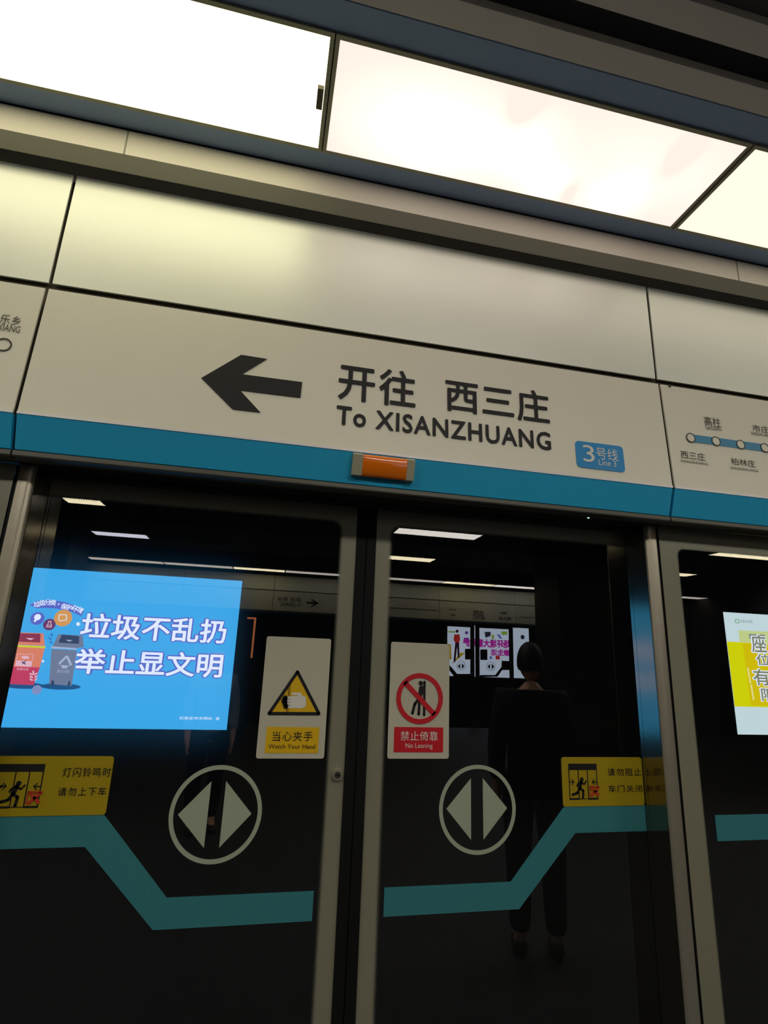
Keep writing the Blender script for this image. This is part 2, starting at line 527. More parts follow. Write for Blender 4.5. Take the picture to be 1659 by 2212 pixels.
def prism(a0, a1, b0, b1, d0, d1, seg=1, bulge=0.):
    bm = bmesh.new(); n = seg
    rows = []
    for i in range(n + 1):
        a = a0 + (a1 - a0) * i / n; bu = bulge * math.sin(math.pi * i / n)
        rows.append([bm.verts.new(PL_BLUE.w(a, b0 + .003, d1 + bu)), bm.verts.new(PL_BLUE.w(a, b1 - .003, d1 + bu)), bm.verts.new(PL_BLUE.w(a, b1, d0)), bm.verts.new(PL_BLUE.w(a, b0, d0))])
    for i in range(n):
        for j in range(4):
            bm.faces.new((rows[i][j], rows[i][(j + 1) % 4], rows[i + 1][(j + 1) % 4], rows[i + 1][j]))
    bm.faces.new(rows[0]); bm.faces.new(rows[-1][::-1])
    bmesh.ops.recalc_face_normals(bm, faces=bm.faces)
    return bm


m_amber = mat('amber_plastic', (240, 120, 10), .18, 0, .6)
m_amber.node_tree.nodes['Principled BSDF'].inputs['Coat Weight'].default_value = .5
bm = bmesh.new(); rows = []
for i in range(13):
    a = xb + (xc - xb) * i / 12; bu = .011 + .003 * math.sin(math.pi * i / 12)
    rows.append([bm.verts.new(PL_BLUE.w(a, (zb + zt) / 2 + .0197 * math.cos(math.pi * j / 10), .0006 + bu * math.sin(math.pi * j / 10) ** .45)) for j in range(11)])
for i in range(12):
    for j in range(10): bm.faces.new((rows[i][j], rows[i][j + 1], rows[i + 1][j + 1], rows[i + 1][j]))
    bm.faces.new((rows[i][10], rows[i][0], rows[i + 1][0], rows[i + 1][10]))
bmesh.ops.recalc_face_normals(bm, faces=bm.faces)
link('lens', bm, m_amber, t, smooth=True)['label'] = 'glossy amber lens'
m_cap = mat('pale_metal_cap', (190, 186, 160), .4, .4)
link('end_cap', prism(xa, xb, zb, zt, .0006, .012), m_cap, t); link('end_cap', prism(xc, xd, zb, zt, .0006, .012), m_cap, t)

# green pilot light under the header
t = thing('pilot_light', P(.4235, -.083, .2735), 'tiny glowing green indicator light under the header, right of centre', 'light')
bm = bmesh.new(); bmesh.ops.create_uvsphere(bm, u_segments=12, v_segments=8, radius=.0034, matrix=Matrix.Translation(P(.4235, -.083, .2737)))
link('bulb', bm, emis('green_led', (.25, 1, .45), 5., True), t, smooth=True)
link('bezel', ring_bm(Plane(-1, .2738, 0, .2738), circ(.4235, .917, .0034, 20), circ(.4235, .917, .0021, 20), 0, .0004), M_black, t)

# ------------------------------------------------------------------ glass doors
ZB, ZT = FLOOR + .012, .300


def pane(x0, x1, y, z0, z1, parent, th=.006):
    bm = bmesh.new(); fs = add_box(bm, x0, x1, y, y + th, z0, z1)
    bmesh.ops.recalc_face_normals(bm, faces=bm.faces)
    for f in bm.faces: f.material_index = 0 if f.normal.y < -.5 else 1
    return link('glass_pane', bm, None, parent, mats=[M_gf, M_gb])


def frit(pl, x0, x1, z0, z1, wl, wr, wt, wb, rad, fade, parent, off=.0006):
    """printed border of the pane: solid ring and a band of dots fading into the clear glass"""
    inn = rrect(x0 + wl, z0 + wb, x1 - wr, z1 - wt, rad)
    inn2 = rrect(x0 + wl + (fade if wl > .01 else .0002), z0 + wb + fade, x1 - wr - (fade if wr > .01 else .0002), z1 - wt - fade, rad * .8)
    n = 6 + 1
    out = []
    for cx, cz in ((x1, z0), (x1, z1), (x0, z1), (x0, z0)): out += [(cx, cz)] * n
    # spread the outer points along the corner sides
    bm = bmesh.new()
    I = [bm.verts.new(pl.w(a, b, off)) for a, b in inn]
    Cn = [bm.verts.new(pl.w(a, b, off)) for a, b in ((x1, z0), (x1, z1), (x0, z1), (x0, z0))]
    N_ = len(inn)
    for k in range(4):
        for i in range(n - 1):
            j = k * n + i
            bm.faces.new((Cn[k], I[j + 1], I[j]))
        j = k * n + n - 1; j2 = (j + 1) % N_
        bm.faces.new((Cn[k], Cn[(k + 1) % 4], I[j2], I[j]))
    bmesh.ops.recalc_face_normals(bm, faces=bm.faces)
    r = bmesh.ops.extrude_face_region(bm, geom=bm.faces[:])
    bmesh.ops.translate(bm, vec=pl.n * (-.0004 * S), verts=[v for v in r['geom'] if isinstance(v, bmesh.types.BMVert)])
    p = link('printed_border', bm, M_frit, parent)
    bm = bmesh.new(); uvl = bm.loops.layers.uv.new('UVMap')
    A = [bm.verts.new(pl.w(a, b, off)) for a, b in inn]; B = [bm.verts.new(pl.w(a, b, off)) for a, b in inn2]
    for i in range(N_):
        j = (i + 1) % N_
        f = bm.faces.new((A[i], A[j], B[j], B[i]))
        for lp, u in zip(f.loops, (0, 0, 1, 1)): lp[uvl].uv = (u, 0)
    link('dotted_fade', bm, M_half, p)
    return p


BX = .574
labs = {-1: 'left sliding glass door leaf with round arrow decal, screw lock and teal band',
        1: 'right sliding glass door leaf with round arrow decal, beside the steel jamb at right'}
tris = {-1: [[(384.3, 1759.5), (457, 1687.3), (440.5, 1831.6)], [(543.3, 1757.5), (488.6, 1686.8), (473.4, 1831)]],
        1: [[(964, 1747), (1016.7, 1681), (1017.1, 1814)], [(1095, 1745.2), (1042.3, 1680.6), (1044, 1813.5)]]}
for sd in (-1, 1):
    xi, xo = sd * .019, sd * BX
    x0, x1 = min(xi, xo), max(xi, xo)
    t = thing('sliding_door', P((x0 + x1) / 2, 0, ZB), labs[sd], 'door', 'sliding platform door leaves')
    pane(x0, x1, 0, ZB, ZT, t)
    wi, wo = .025, 0.0005
    frit(PL_DOOR, x0, x1, ZB, ZT, wi if sd > 0 else wo, wi if sd < 0 else wo, .053, .05, .022, .008, t)
    # black rubber edge in the middle with its bulb seal
    xs = (min(sd * .0008, sd * .019), max(sd * .0008, sd * .019))
    link('rubber_edge', box(xs[0], xs[1], -.004, .010, ZB, ZT, .0015), M_black, t)
    xs = sorted((sd * .5602, sd * BX)); link('side_seal', box(xs[0], xs[1], -.0012, -.0007, ZB, ZT), M_black, t)
    link('bottom_rail', box(x0, x1, -.003, .010, FLOOR + .004, ZB), M_steel, t)
    link('top_rail', box(x0, x1, -.002, .010, ZT, ZT + .03), M_lintel, t)
    # teal band: low in the middle, stepping up to the jamb
    half = [(.0585, -.3745), (.284, -.3745), (.392, -.2575), (.5600, -.2575), (.5600, -.3015), (.412, -.3015), (.2985, -.4165), (.0585, -.4165)]
    b_ = plate('teal_band', PL_DOOR, [[(sd * a, b) for a, b in half]], M_band, .0012, t)
    b_['label'] = 'teal band stepping across the glass'
    # round arrow decal
    cxx, czz = sd * .2240 + 0, -.2590
    d = link('arrow_decal', ring_bm(PL_DOOR, circ(cxx, czz, .0722, 64), circ(cxx, czz, .0655, 64), .0012, .0006), M_decal, t)
    for tr in tris[sd]:
        plate('arrowhead', PL_DOOR, [pxs(PL_DOOR, tr)], M_decal, .0012, d)
    if sd < 0:
        lx, lz = PL_DOOR.at(728, 1672)
        bm = bmesh.new()
        bmesh.ops.create_cone(bm, cap_ends=True, segments=32, radius1=.0105 * S, radius2=.009 * S, depth=.006 * S,
                              matrix=Matrix.Translation(P(lx, -.004, lz)) @ Matrix.Rotation(math.pi / 2, 4, 'X'))
        k_ = link('door_lock', bm, M_steel, t, smooth=False)
        k_['label'] = 'small round steel lock'
        bm = bmesh.new()
        bmesh.ops.create_cone(bm, cap_ends=True, segments=24, radius1=.0052 * S, radius2=.0052 * S, depth=.003 * S,
                              matrix=Matrix.Translation(P(lx, -.0075, lz)) @ Matrix.Rotation(math.pi / 2, 4, 'X'))
        link('lock_core', bm, mat('dark_steel', (90, 88, 84), .4, .8), k_)
        link('key_slot', box(lx - .0035, lx + .0035, -.0095, -.0088, lz - .0007, lz + .0007), M_black, k_)

# steel jambs
for sd, lb in ((-1, 'rounded brushed steel door jamb left of the sliding doors, under the header'),
               (1, 'rounded brushed steel door jamb right of the sliding doors, mirroring the blue screen')):
    t = thing('door_jamb', P(sd * .575, -.04, FLOOR), lb, 'door jamb', 'steel door jambs')
    pr = [(.5600, -.0135), (.5600, -.060)]
    for i in range(9):
        a = math.pi - i * math.pi / 2 / 8
        pr.append((.5700 + .010 * math.cos(a), -.060 - .010 * math.sin(a) * 1.0))
    for i in range(1, 7):
        a = math.pi / 2 - i * math.pi / 2 / 6
        pr.append((.5800 + .005 * math.cos(a), -.065 - .005 * math.sin(a)))
    pr += [(.5850, -.0135)]
    o = link('post', extrude_z([(sd * a, b) for a, b in pr], FLOOR + .001, .2735), None, t, mats=[M_steel, M_jamb])
    for p in o.data.polygons: p.material_index = 1 if p.normal.x * sd < -.99 else 0
    for p in o.data.polygons: p.use_smooth = abs(p.normal.z) < .5 and len(p.vertices) == 4
    m_ = o.modifiers.new('edges', 'EDGE_SPLIT'); m_.split_angle = math.radians(25)
    xs = sorted((sd * .5605, sd * .585)); link('inner_flange', box(xs[0], xs[1], -.0120, -.0020, FLOOR + .001, .2690), M_jamb, t)
    xs = sorted((sd * .5625, sd * .585)); link('gap_seal', box(xs[0], xs[1], -.0135, -.0120, FLOOR + .001, .2690), M_black, t)
    xs = sorted((sd * .5852, sd * .5890)); link('side_seal', box(xs[0], xs[1], -.066, -.058, FLOOR + .001, .2730), M_black, t)

# fixed panels beside the doors
for sd, lb in ((-1, 'fixed glass screen panel at the left edge, mostly out of frame'),
               (1, 'fixed glass screen panel with broad grey border, right of the steel jamb')):
    x0, x1 = sorted((sd * .5892, sd * 1.72))
    t = thing('glass_screen', P((x0 + x1) / 2, -.068, FLOOR), lb, 'glass screen', 'fixed glass screens')
    pane(x0, x1, -.068, FLOOR + .03, .2735, t)
    frit(PL_FIX, x0, x1, FLOOR + .03, .2735, .0375, .0375, .040, .05, .016, .005, t)
    link('bottom_rail', box(x0, x1, -.071, -.058, FLOOR + .001, FLOOR + .03), M_steel, t)
    xa_, xb_ = sorted((sd * .652, sd * 1.655))
    b_ = plate('teal_band', PL_FIX, [[(xa_, -.3005), (xb_, -.3005), (xb_, -.2585), (xa_, -.2585)]], M_band, .0012, t)
    b_['label'] = 'straight teal band'

# ------------------------------------------------------------------ stickers on the glass
pl = PL_DOOR
OF = .0022


def c8(x, y): return pl.at(500 + x / 4.2525, 1200 + y / 4.2525)
def c5(x, y): return pl.at(800 + x / 4.366, 1420 + y / 4.366)
def c6(x, y): return pl.at(1100 + x / 2.968, 1580 + y / 2.968)


t = thing('warning_sticker', P(-.113, 0, -.176), 'white sticker with yellow warning triangle and trapped hand, on left door leaf', 'sticker', 'white warning stickers')
plate('backing', pl, [rrect(-.1695, -.1765, -.0555, .0228 - .0, .004)], M_signwhite, OF, t)
tri = plate('warning_triangle', pl, [polyline([c8(606, 1068), c8(345, 1450), c8(802, 1452), c8(606, 1068)], .0055)[i] for i in range(7)], M_ink, OF + .0006, t)
plate('yellow_field', pl, [[c8(605, 1085), c8(352, 1446), c8(795, 1449)]], M_yellow, OF + .0004, tri)
plate('hand', pl, [[c8(513, 1293), c8(600, 1290), c8(612, 1283), c8(555, 1280), c8(547, 1270), c8(555, 1258), c8(635, 1258), c8(655, 1290), c8(683, 1297), c8(682, 1380), c8(672, 1388), c8(645, 1403), c8(510, 1400)]], M_inkwhite, OF + .0010, tri)
fl = [circ(*c8(x, y), .0044, 16) for x, y in ((492, 1308), (480, 1330), (488, 1355), (498, 1383))] + [[c8(492, 1293), c8(513, 1293), c8(510, 1399), c8(492, 1399)]]
for x0, y0, x1, y1 in ((513, 1318, 540, 1318), (513, 1346, 540, 1346), (512, 1375, 540, 1375)):
    fl.append(stroke(c8(x0, y0), c8(x1, y1), .0007))
fl += [stroke(c8(524, 1205), c8(519, 1292), .0007), stroke(c8(540, 1185), c8(531, 1292), .0007), stroke(c8(508, 1400), c8(504, 1444), .0007), stroke(c8(520, 1400), c8(517, 1444), .0007)]
plate('pinched_fingers', pl, fl, M_ink, OF + .0014, tri)
a = c8(297, 1812); b = c8(811, 1577)
cap = plate('caption_field', pl, [[(-.156, a[1]), (-.0665, a[1]), (-.0665, b[1]), (-.156, b[1])]], M_yellow, OF + .0006, t)
textpx('lettering', pl, '当心夹手', (500 + 372 / 4.2525, 1200 + 1702 / 4.2525), (500 + 748 / 4.2525, 1200 + 1615 / 4.2525), M_ink, OF + .001, cap, bold=.004, spacing=1.1)
textpx('lettering', pl, 'Watch Your Hand', (500 + 338 / 4.2525, 1200 + 1771 / 4.2525), (500 + 768 / 4.2525, 1200 + 1733 / 4.2525), M_ink, OF + .001, cap, bold=.004)

t = thing('warning_sticker', P(.113, 0, -.176), 'white sticker with red no leaning circle and red caption, on right door leaf', 'sticker', 'white warning stickers')
plate('backing', pl, [rrect(.0555, -.1765, .1685, .0228, .004)], M_signwhite, OF, t)
cc = c5(462, 388); rr = (c5(462, 148)[1] - c5(462, 627)[1]) / 2; cc = (cc[0], (c5(462, 148)[1] + c5(462, 627)[1]) / 2)
sym = link('no_leaning_symbol', ring_bm(pl, circ(*cc, rr, 64), circ(*cc, rr * .81, 64), OF + .0014, .0006), M_red, t)
plate('slash', pl, [stroke((cc[0] - rr * .66, cc[1] + rr * .62), (cc[0] + rr * .64, cc[1] - rr * .62), rr * .2)], M_red, OF + .0014, sym)
fig = [circ(*c5(472, 243), .0042, 20), stroke(c5(507, 232), c5(503, 542), .0045), circ(*c5(507, 232), .00225, 10), circ(*c5(503, 542), .00225, 10),
       [c5(458, 275), c5(480, 264), c5(500, 276), c5(494, 340), c5(470, 400), c5(438, 398), c5(448, 340)]]
fig += polyline([c5(450, 392), c5(415, 440), c5(393, 526)], .0050) + polyline([c5(460, 400), c5(452, 535)], .0050)
plate('leaning_figure', pl, fig, M_ink, OF + .0008, sym)
a = c5(220, 892); b = c5(686, 660)
cap = plate('caption_field', pl, [[(.0665, a[1]), (.1575, a[1]), (.1575, b[1]), (.0665, b[1])]], M_red, OF + .0006, t)
cap['label'] = 'red caption field'
textpx('lettering', pl, '禁止倚靠', (800 + 280 / 4.366, 1420 + 782 / 4.366), (800 + 632 / 4.366, 1420 + 697 / 4.366), M_inkwhite, OF + .001, cap, spacing=1.08)
textpx('lettering', pl, 'No Leaning', (800 + 327 / 4.366, 1420 + 864 / 4.366), (800 + 583 / 4.366, 1420 + 808 / 4.366), M_inkwhite, OF + .001, cap)


def yellow_sticker(shift, lines, label, two):
    t = thing('notice_sticker', P(.475 + shift, 0, -.258), label, 'sticker', 'yellow door notices')
    sh_ = lambda pts: [(a + shift, b) for a, b in pts]
    plate('backing', pl, [sh_(rrect(.3895, -.2575, .5592, -.1735, .005))], M_yellow2, OF, t)
    z = lambda y: c6(460, y)[1]
    x = lambda q: c6(q, 320)[0]
    xl, xr = x(378), x(560)
    if two: xl -= .035
    zt_, zm, zb_ = z(205), z(245), z(430)
    pic = plate('pictogram', pl, [sh_([(xl, zm), (xr, zm), (xr, zt_), (xl, zt_)])] +
                [sh_(stroke((q, zm), (q, zb_), .0016)) for q in (xl + .0008, x(440), x(499), xr - .0008)] +
                [sh_(stroke((xl, zb_), (x(440), zb_), .0028)), sh_(stroke((x(440), zb_), (x(499), zb_), .001)), sh_(stroke((x(499), zb_), (xr, zb_), .0028))], M_ink, OF + .0006, t)

    def runner(dx):
        c6r = lambda X, Y: (c6(X, Y)[0] + dx, c6(X, Y)[1])
        f = [circ(*c6r(460, 305), .0036, 16)]
        f += polyline([c6r(455, 322), c6r(446, 360)], .0065) + polyline([c6r(446, 360), c6r(470, 378), c6r(468, 424)], .0042)
        f += polyline([c6r(446, 360), c6r(432, 392), c6r(402, 403)], .0042) + polyline([c6r(457, 322), c6r(475, 336), c6r(488, 316)], .0026)
        f += polyline([c6r(452, 322), c6r(434, 334), c6r(430, 350)], .0026)
        return f
    runs = runner(0) + (runner(-.031) if two else [])
    plate('running_figures' if two else 'running_figure', pl, [sh_(q) for q in runs], M_ink, OF + .0010, pic)
    for d, X in ((1, 396), (-1, 541)):
        p0 = c6(X - d * 15, 322); p1 = c6(X + d * 14, 321)
        ar = [stroke(p0, p1, .0013)] + polyline([(p1[0] - d * .0045, p1[1] + .0045), p1, (p1[0] - d * .0045, p1[1] - .0045)], .0013)
        plate('small_arrow', pl, [sh_(q) for q in ar], M_ink, OF + .0010, pic)
    plate('red_cross', pl, [sh_(q) for q in (stroke(c6(510, 350), c6(572, 352), .0026), stroke(c6(520, 356), c6(568, 408), .0045), stroke(c6(566, 354), c6(520, 412), .0045), stroke(c6(512, 346), c6(512, 412), .0016))], M_redink, OF + .0014, pic)
    for s, x0, x1, y0, y1 in lines:
        a0, b0 = c6(x0, y0); a1, b1 = c6(x1, y1)
        text('lettering', pl, s, a0 + shift, b0, a1 + shift, b1, M_ink, OF + .0008, t, bold=.002, spacing=1.2)


yellow_sticker(0, [('请勿阻止', 626, 838, 283, 233), ('车门关闭', 632, 845, 388, 340)],
               'yellow notice sticker with one running figure, beside the right steel jamb', False)
yellow_sticker(-.9488, [('灯闪铃鸣时', 638, 842, 272, 222), ('请勿上下车', 638, 842, 372, 325)],
               'yellow notice sticker on left door leaf above the teal band, cut by frame edge', True)

# ------------------------------------------------------------------ ceiling light boxes


def light_box(x0, x1, y0, y1, z, m, label, group, ztop=None, latch=False, name='ceiling_light'):
    t = thing(name, P((x0 + x1) / 2, (y0 + y1) / 2, z), label, 'ceiling light', group)
    fr = .0065
    zt_ = ztop if ztop else .91
    bm = bmesh.new()
    for q in ((x0 - fr, x1 + fr, y0 - fr, y0), (x0 - fr, x1 + fr, y1, y1 + fr), (x0 - fr, x0, y0, y1), (x1, x1 + fr, y0, y1)):
        add_box(bm, q[0], q[1], q[2], q[3], z, zt_)
    bmesh.ops.recalc_face_normals(bm, faces=bm.faces)
    link('frame', bm, M_frame, t)
    link('diffuser', box(x0, x1, y0, y1, z + .0004, z + .004), m, t)
    link('housing', box(x0, x1, y0, y1, zt_ - .004, zt_), M_frame, t)
    if latch:
        a = Plane(-.3, z, -.3, z + 1)
        link('latch', box(x1 - .011, x1 - .001, -.322, -.287, z - .008, z + .0012, .001), mat('dark_latch', (88, 80, 62), .5, .4), t)
    return t


LZ = .88
m_left = emis('diffuser_bright_warm', (1.0, .94, .62), LAMP_LEFT, True)
spots = [(P(.03, -.285, LZ), (.42, .26, .3), 1.3), (P(.19, -.30, LZ), (.22, .2, .3), .9), (P(.28, -.24, LZ), (.2, .16, .3), .9), (P(.42, -.242, LZ), (.17, .15, .3), 1.2), (P(.43, -.31, LZ), (.6, .3, .3), .35), (P(.165, -.358, LZ), (.09, .13, .3), -.8), (P(.325, -.235, LZ), (.06, .10, .3), -.7), (P(.475, -.35, LZ), (.08, .14, .3), -.7)]
m_mid = diffuser_spots('diffuser_pinkish', (.70, .56, .50), (1.05, .96, .80), spots, LAMP_MID)
m_right = emis('diffuser_cream', (1.0, .90, .72), LAMP_RIGHT * .75, True)
light_box(-.889, -.1590, -.3954, -.208, LZ, m_left, 'brightest ceiling light box, glaring white, at upper left', 'light boxes over the doors', latch=True)
light_box(-.1441, .5714, -.3954, -.208, LZ, m_mid, 'pinkish dim ceiling light box with warm hot spots, in the middle', 'light boxes over the doors')
light_box(.589, 1.319, -.3954, -.208, LZ, m_right, 'cream ceiling light box cut by the right frame edge', 'light boxes over the doors')
light_box(1.337, 2.067, -.3954, -.208, LZ, m_right, 'cream ceiling light box outside the right frame edge', 'light boxes over the doors')
light_box(-1.637, -.907, -.3954, -.208, LZ, m_right, 'cream ceiling light box outside the left frame edge', 'light boxes over the doors')

# ------------------------------------------------------------------ more light boxes of the platform and an added fill row


def far_px(px, py, z):
    """ceiling point seen mirrored in the door glass at this place of the photograph"""
    q = ((px - W / 2) / F_PX, 1.0, -(py - H / 2) / F_PX)
    d = [sum(RM[i][k] * q[k] for k in range(3)) for i in range(3)]
    t = z / d[2]
    return CX + d[0] * t, -(CY + d[1] * t)


LF = 1.02
m_fw = emis('diffuser_far_warm', (1.0, .88, .58), LAMP_FAR, True)
m_fn = emis('diffuser_far_neutral', (1.0, .93, .85), LAMP_FAR * .8, True)
m_fill = emis('fill_light_behind', (1.0, .95, .83), FILL_BEHIND, True)
m_fc = emis('diffuser_far_cool', (.85, .86, 1.0), LAMP_FAR * .75, True)
m_fd = emis('diffuser_far_dim', (1.0, .90, .80), LAMP_FAR * .45, True)
GA, GB = 'light boxes in the nearer platform row', 'light boxes in the farther platform row'
for i, (x0, x1, y0, y1, m, lb, g) in enumerate((
        (-1.72, -1.46, -3.38, -3.22, m_fw, 'short warm light box mirrored high in the left door leaf, nearer row', GA),
        (.84, 1.58, -3.47, -3.26, m_fn, 'neutral light box mirrored at the top of the right door leaf', GA),
        (3.84, 4.62, -3.40, -3.22, m_fw, 'warm light box mirrored in the fixed screen right of the jamb, upper one', GA),
        (-1.87, -1.38, -4.66, -4.47, m_fc, 'cool white light box mirrored above the blue screen in left door leaf', GB),
        (.62, 1.57, -4.78, -4.56, m_fw, 'pale yellow light box mirrored in the right door leaf below the neutral one', GB),
        (4.10, 4.60, -4.58, -4.40, m_fw, 'small warm light box mirrored beside the jamb in the fixed screen', GB))):
    light_box(x0, x1, y0, y1, LF, m, lb, g, ztop=LF + .02)
for i in range(-2, 4):  # unseen row added to brighten the header and doors from the front
    light_box(-1.55 + i * 1.5, -.75 + i * 1.5, -1.45, -1.22, .885, m_fill, 'added fill light box above the platform, unseen behind the viewer, %s' % ('first', 'second', 'third', 'fourth', 'fifth', 'sixth')[i + 2] + ' from the left', 'added fill lights behind the viewer', ztop=.91)
# row over the opposite doors
xs = [far_px(px, py, LF)[0] for px, py in ((190, 1205), (350, 1213), (503, 1224), (616, 1235), (780, 1249), (948, 1261), (1048, 1270), (1154, 1279), (1420, 1290))]
xs[-1] = xs[-2] + .9; xs += [xs[-1] + .9, xs[-1] + 1.8]
kinds = [m_fd, m_fd, m_fw, m_fd, m_fd, m_fw, m_fn, m_fd, m_fd, m_fd]
names = ['dim', 'second dim', 'yellowish bright', 'dim', 'dim', 'bright yellowish', 'bright neutral', 'dim', 'dim', 'dim']
for i in range(len(xs) - 1):
    where = ['left end of the row', 'second from the left of the row', 'third from the left', 'just left of the middle gap between leaves', 'just right of the middle gap between leaves',
             'over the mirrored route map', 'right end in the right leaf', 'behind the column', 'left in the fixed screen', 'right in the fixed screen'][i]
    light_box(xs[i] + .008, xs[i + 1] - .008, -6.42, -6.22, LF, kinds[i], '%s light box over the far doors, %s' % (names[i].split()[-1], where), 'light boxes over the far doors', ztop=LF + .02)

# ------------------------------------------------------------------ lit screens on the track wall
PS = Plane(1.80, 0, 1.80, 1)


def screen_box(x0, x1, z0, z1, y, sgn, label, m, group):
    t = thing('advertising_light_box', P((x0 + x1) / 2, y, z0), label, 'lit advertisement', group)
    ys = sorted((y + sgn * .001, y + sgn * .09))
    link('case', box(x0 - .012, x1 + .012, ys[0], ys[1], z0 - .012, z1 + .012, .004), M_black, t)
    ys = sorted((y, y + sgn * .001))
    link('lit_face', box(x0, x1, ys[0], ys[1], z0, z1), m, t)
    return t


E_blue = emis('backlit_blue', (58, 158, 222), 1.35)
E_white = emis('backlit_white', (222, 226, 250), 1.35)
E_purple = emis('backlit_purple', (88, 96, 196), 1.2)
t = screen_box(-2.05, -.307, -.372, .328, 1.80, 1, 'blue lit waste sorting advertisement behind left door leaf', E_blue, 'lit advertisements on the track wall')
for s, bl, tr in (('垃圾不乱扔', (171, 1378), (492, 1339)), ('举止显文明', (157, 1455), (484, 1412))):
    textpx('headline_outline', PS, s, (bl[0] - 2.4, bl[1] + 2.4), (tr[0] + 2.4, tr[1] - 2.4), E_purple, .002, t, bold=.07, spacing=1.0)
    textpx('headline', PS, s, bl, tr, E_white, .004, t, bold=.018, spacing=1.0)
textpx('lettering', PS, '石家庄市文明办  宣', (387, 1554), (475, 1549), E_white, .003, t, bold=.006)
# waste bins and icons of the advertisement
pp_ = lambda pts: pxs(PS, pts)
e_or, e_rd, e_dk = emis('print_orange', (232, 130, 100), 1.1), emis('print_red', (205, 55, 95), 1.1), emis('print_dark_red', (150, 45, 75), 1.)
e_gy, e_gd, e_gl = emis('print_grey', (118, 126, 156), 1.05), emis('print_slate', (48, 62, 96), 1.), emis('print_light_grey', (176, 186, 216), 1.1)
e_yl, e_sh, e_pk = emis('print_yellow', (222, 212, 30), 1.1), emis('print_shadow_blue', (28, 84, 140), 1.), emis('print_pink', (240, 186, 206), 1.1)
e_om, e_ma = emis('print_amber', (228, 156, 72), 1.1), emis('print_maroon', (110, 50, 110), 1.)
c1, c2 = PS.at(52, 1481), PS.at(131, 1483)
plate('bin_shadow', PS, [circ(c1[0], c1[1], .085, 32, ry=.0135)], e_sh, .0012, t)
plate('bin_shadow', PS, [circ(c2[0], c2[1], .083, 32, ry=.0135)], e_sh, .0012, t)
rb = plate('red_bin', PS, [pp_([(26, 1395), (97, 1399), (86, 1443), (26, 1441)])], e_or, .0018, t)
plate('bin_base', PS, [pp_([(26, 1440), (86.5, 1441), (73, 1480), (10, 1477)])], e_rd, .0018, rb)
plate('bin_lid', PS, [pp_([(36, 1366), (94, 1368), (97, 1395), (28, 1392)])], e_or, .0018, rb)
plate('bin_flap', PS, [pp_([(44, 1368), (88, 1369), (87, 1388), (40, 1386)])], e_dk, .0026, rb)
plate('bin_rim', PS, [pp_([(26, 1392.5), (98, 1396), (100, 1398), (97, 1400.5), (26, 1397)])], e_yl, .0030, rb)
plate('flap_arrow', PS, [pp_([(56, 1378), (75, 1379), (66, 1383)])], e_pk, .0032, rb)
plate('bin_icon', PS, [pp_([(36, 1426.5), (70, 1428), (68, 1440.5), (33, 1438.5)])] + [pp_(q) for q in ([(39, 1412), (73, 1413), (73, 1414), (39, 1413)], [(39, 1412), (40, 1412), (36, 1428), (35, 1428)], [(72, 1413), (73, 1413), (71, 1428), (70, 1428)])] +
      [circ(*PS.at(55, 1420), .016, 20, ry=.007)], e_pk, .0030, rb)
plate('icon_cross', PS, [stroke(PS.at(48, 1429), PS.at(56, 1435), .004), stroke(PS.at(57, 1427), PS.at(49, 1434), .004)], e_gd, .0036, rb)
textpx('lettering', PS, '有害垃圾', (36, 1448), (63, 1443), e_pk, .0030, rb)
gb = plate('grey_bin', PS, [pp_([(112, 1402), (166, 1405), (155, 1482), (106, 1477)])], e_gy, .0018, t)
plate('bin_lid', PS, [pp_([(126, 1370), (179, 1373), (181, 1398), (166, 1400), (114, 1397)])], e_gy, .0018, gb)
plate('bin_flap', PS, [pp_([(134, 1371), (171, 1374), (171, 1391), (127, 1388)])], e_gd, .0026, gb)
plate('bin_rim', PS, [pp_([(111, 1396), (165, 1400), (168, 1403), (112, 1400.5)])], e_gl, .0030, gb)
plate('flap_arrow', PS, [pp_([(142, 1382), (158, 1383), (150, 1386)])], e_gl, .0032, gb)
for q in ([(110, 1479), (112, 1470), (117, 1470), (117, 1480)], [(146, 1481), (149, 1471), (152, 1471), (152, 1481)]): plate('bin_wheel', PS, [pp_(q)], e_gd, .0026, gb)
tri_ = [PS.at(145, 1417), PS.at(128, 1434), PS.at(154, 1437), PS.at(145, 1417)]
plate('recycling_arrows', PS, [stroke(tri_[0], tri_[1], .009), stroke(tri_[2], tri_[3], .009), pp_([(126, 1436), (152, 1438), (146, 1440), (144, 1444), (133, 1443), (135, 1439)])], e_gl, .0030, gb)
textpx('lettering', PS, '其它垃圾', (123, 1453), (151, 1447), e_gl, .0030, gb)
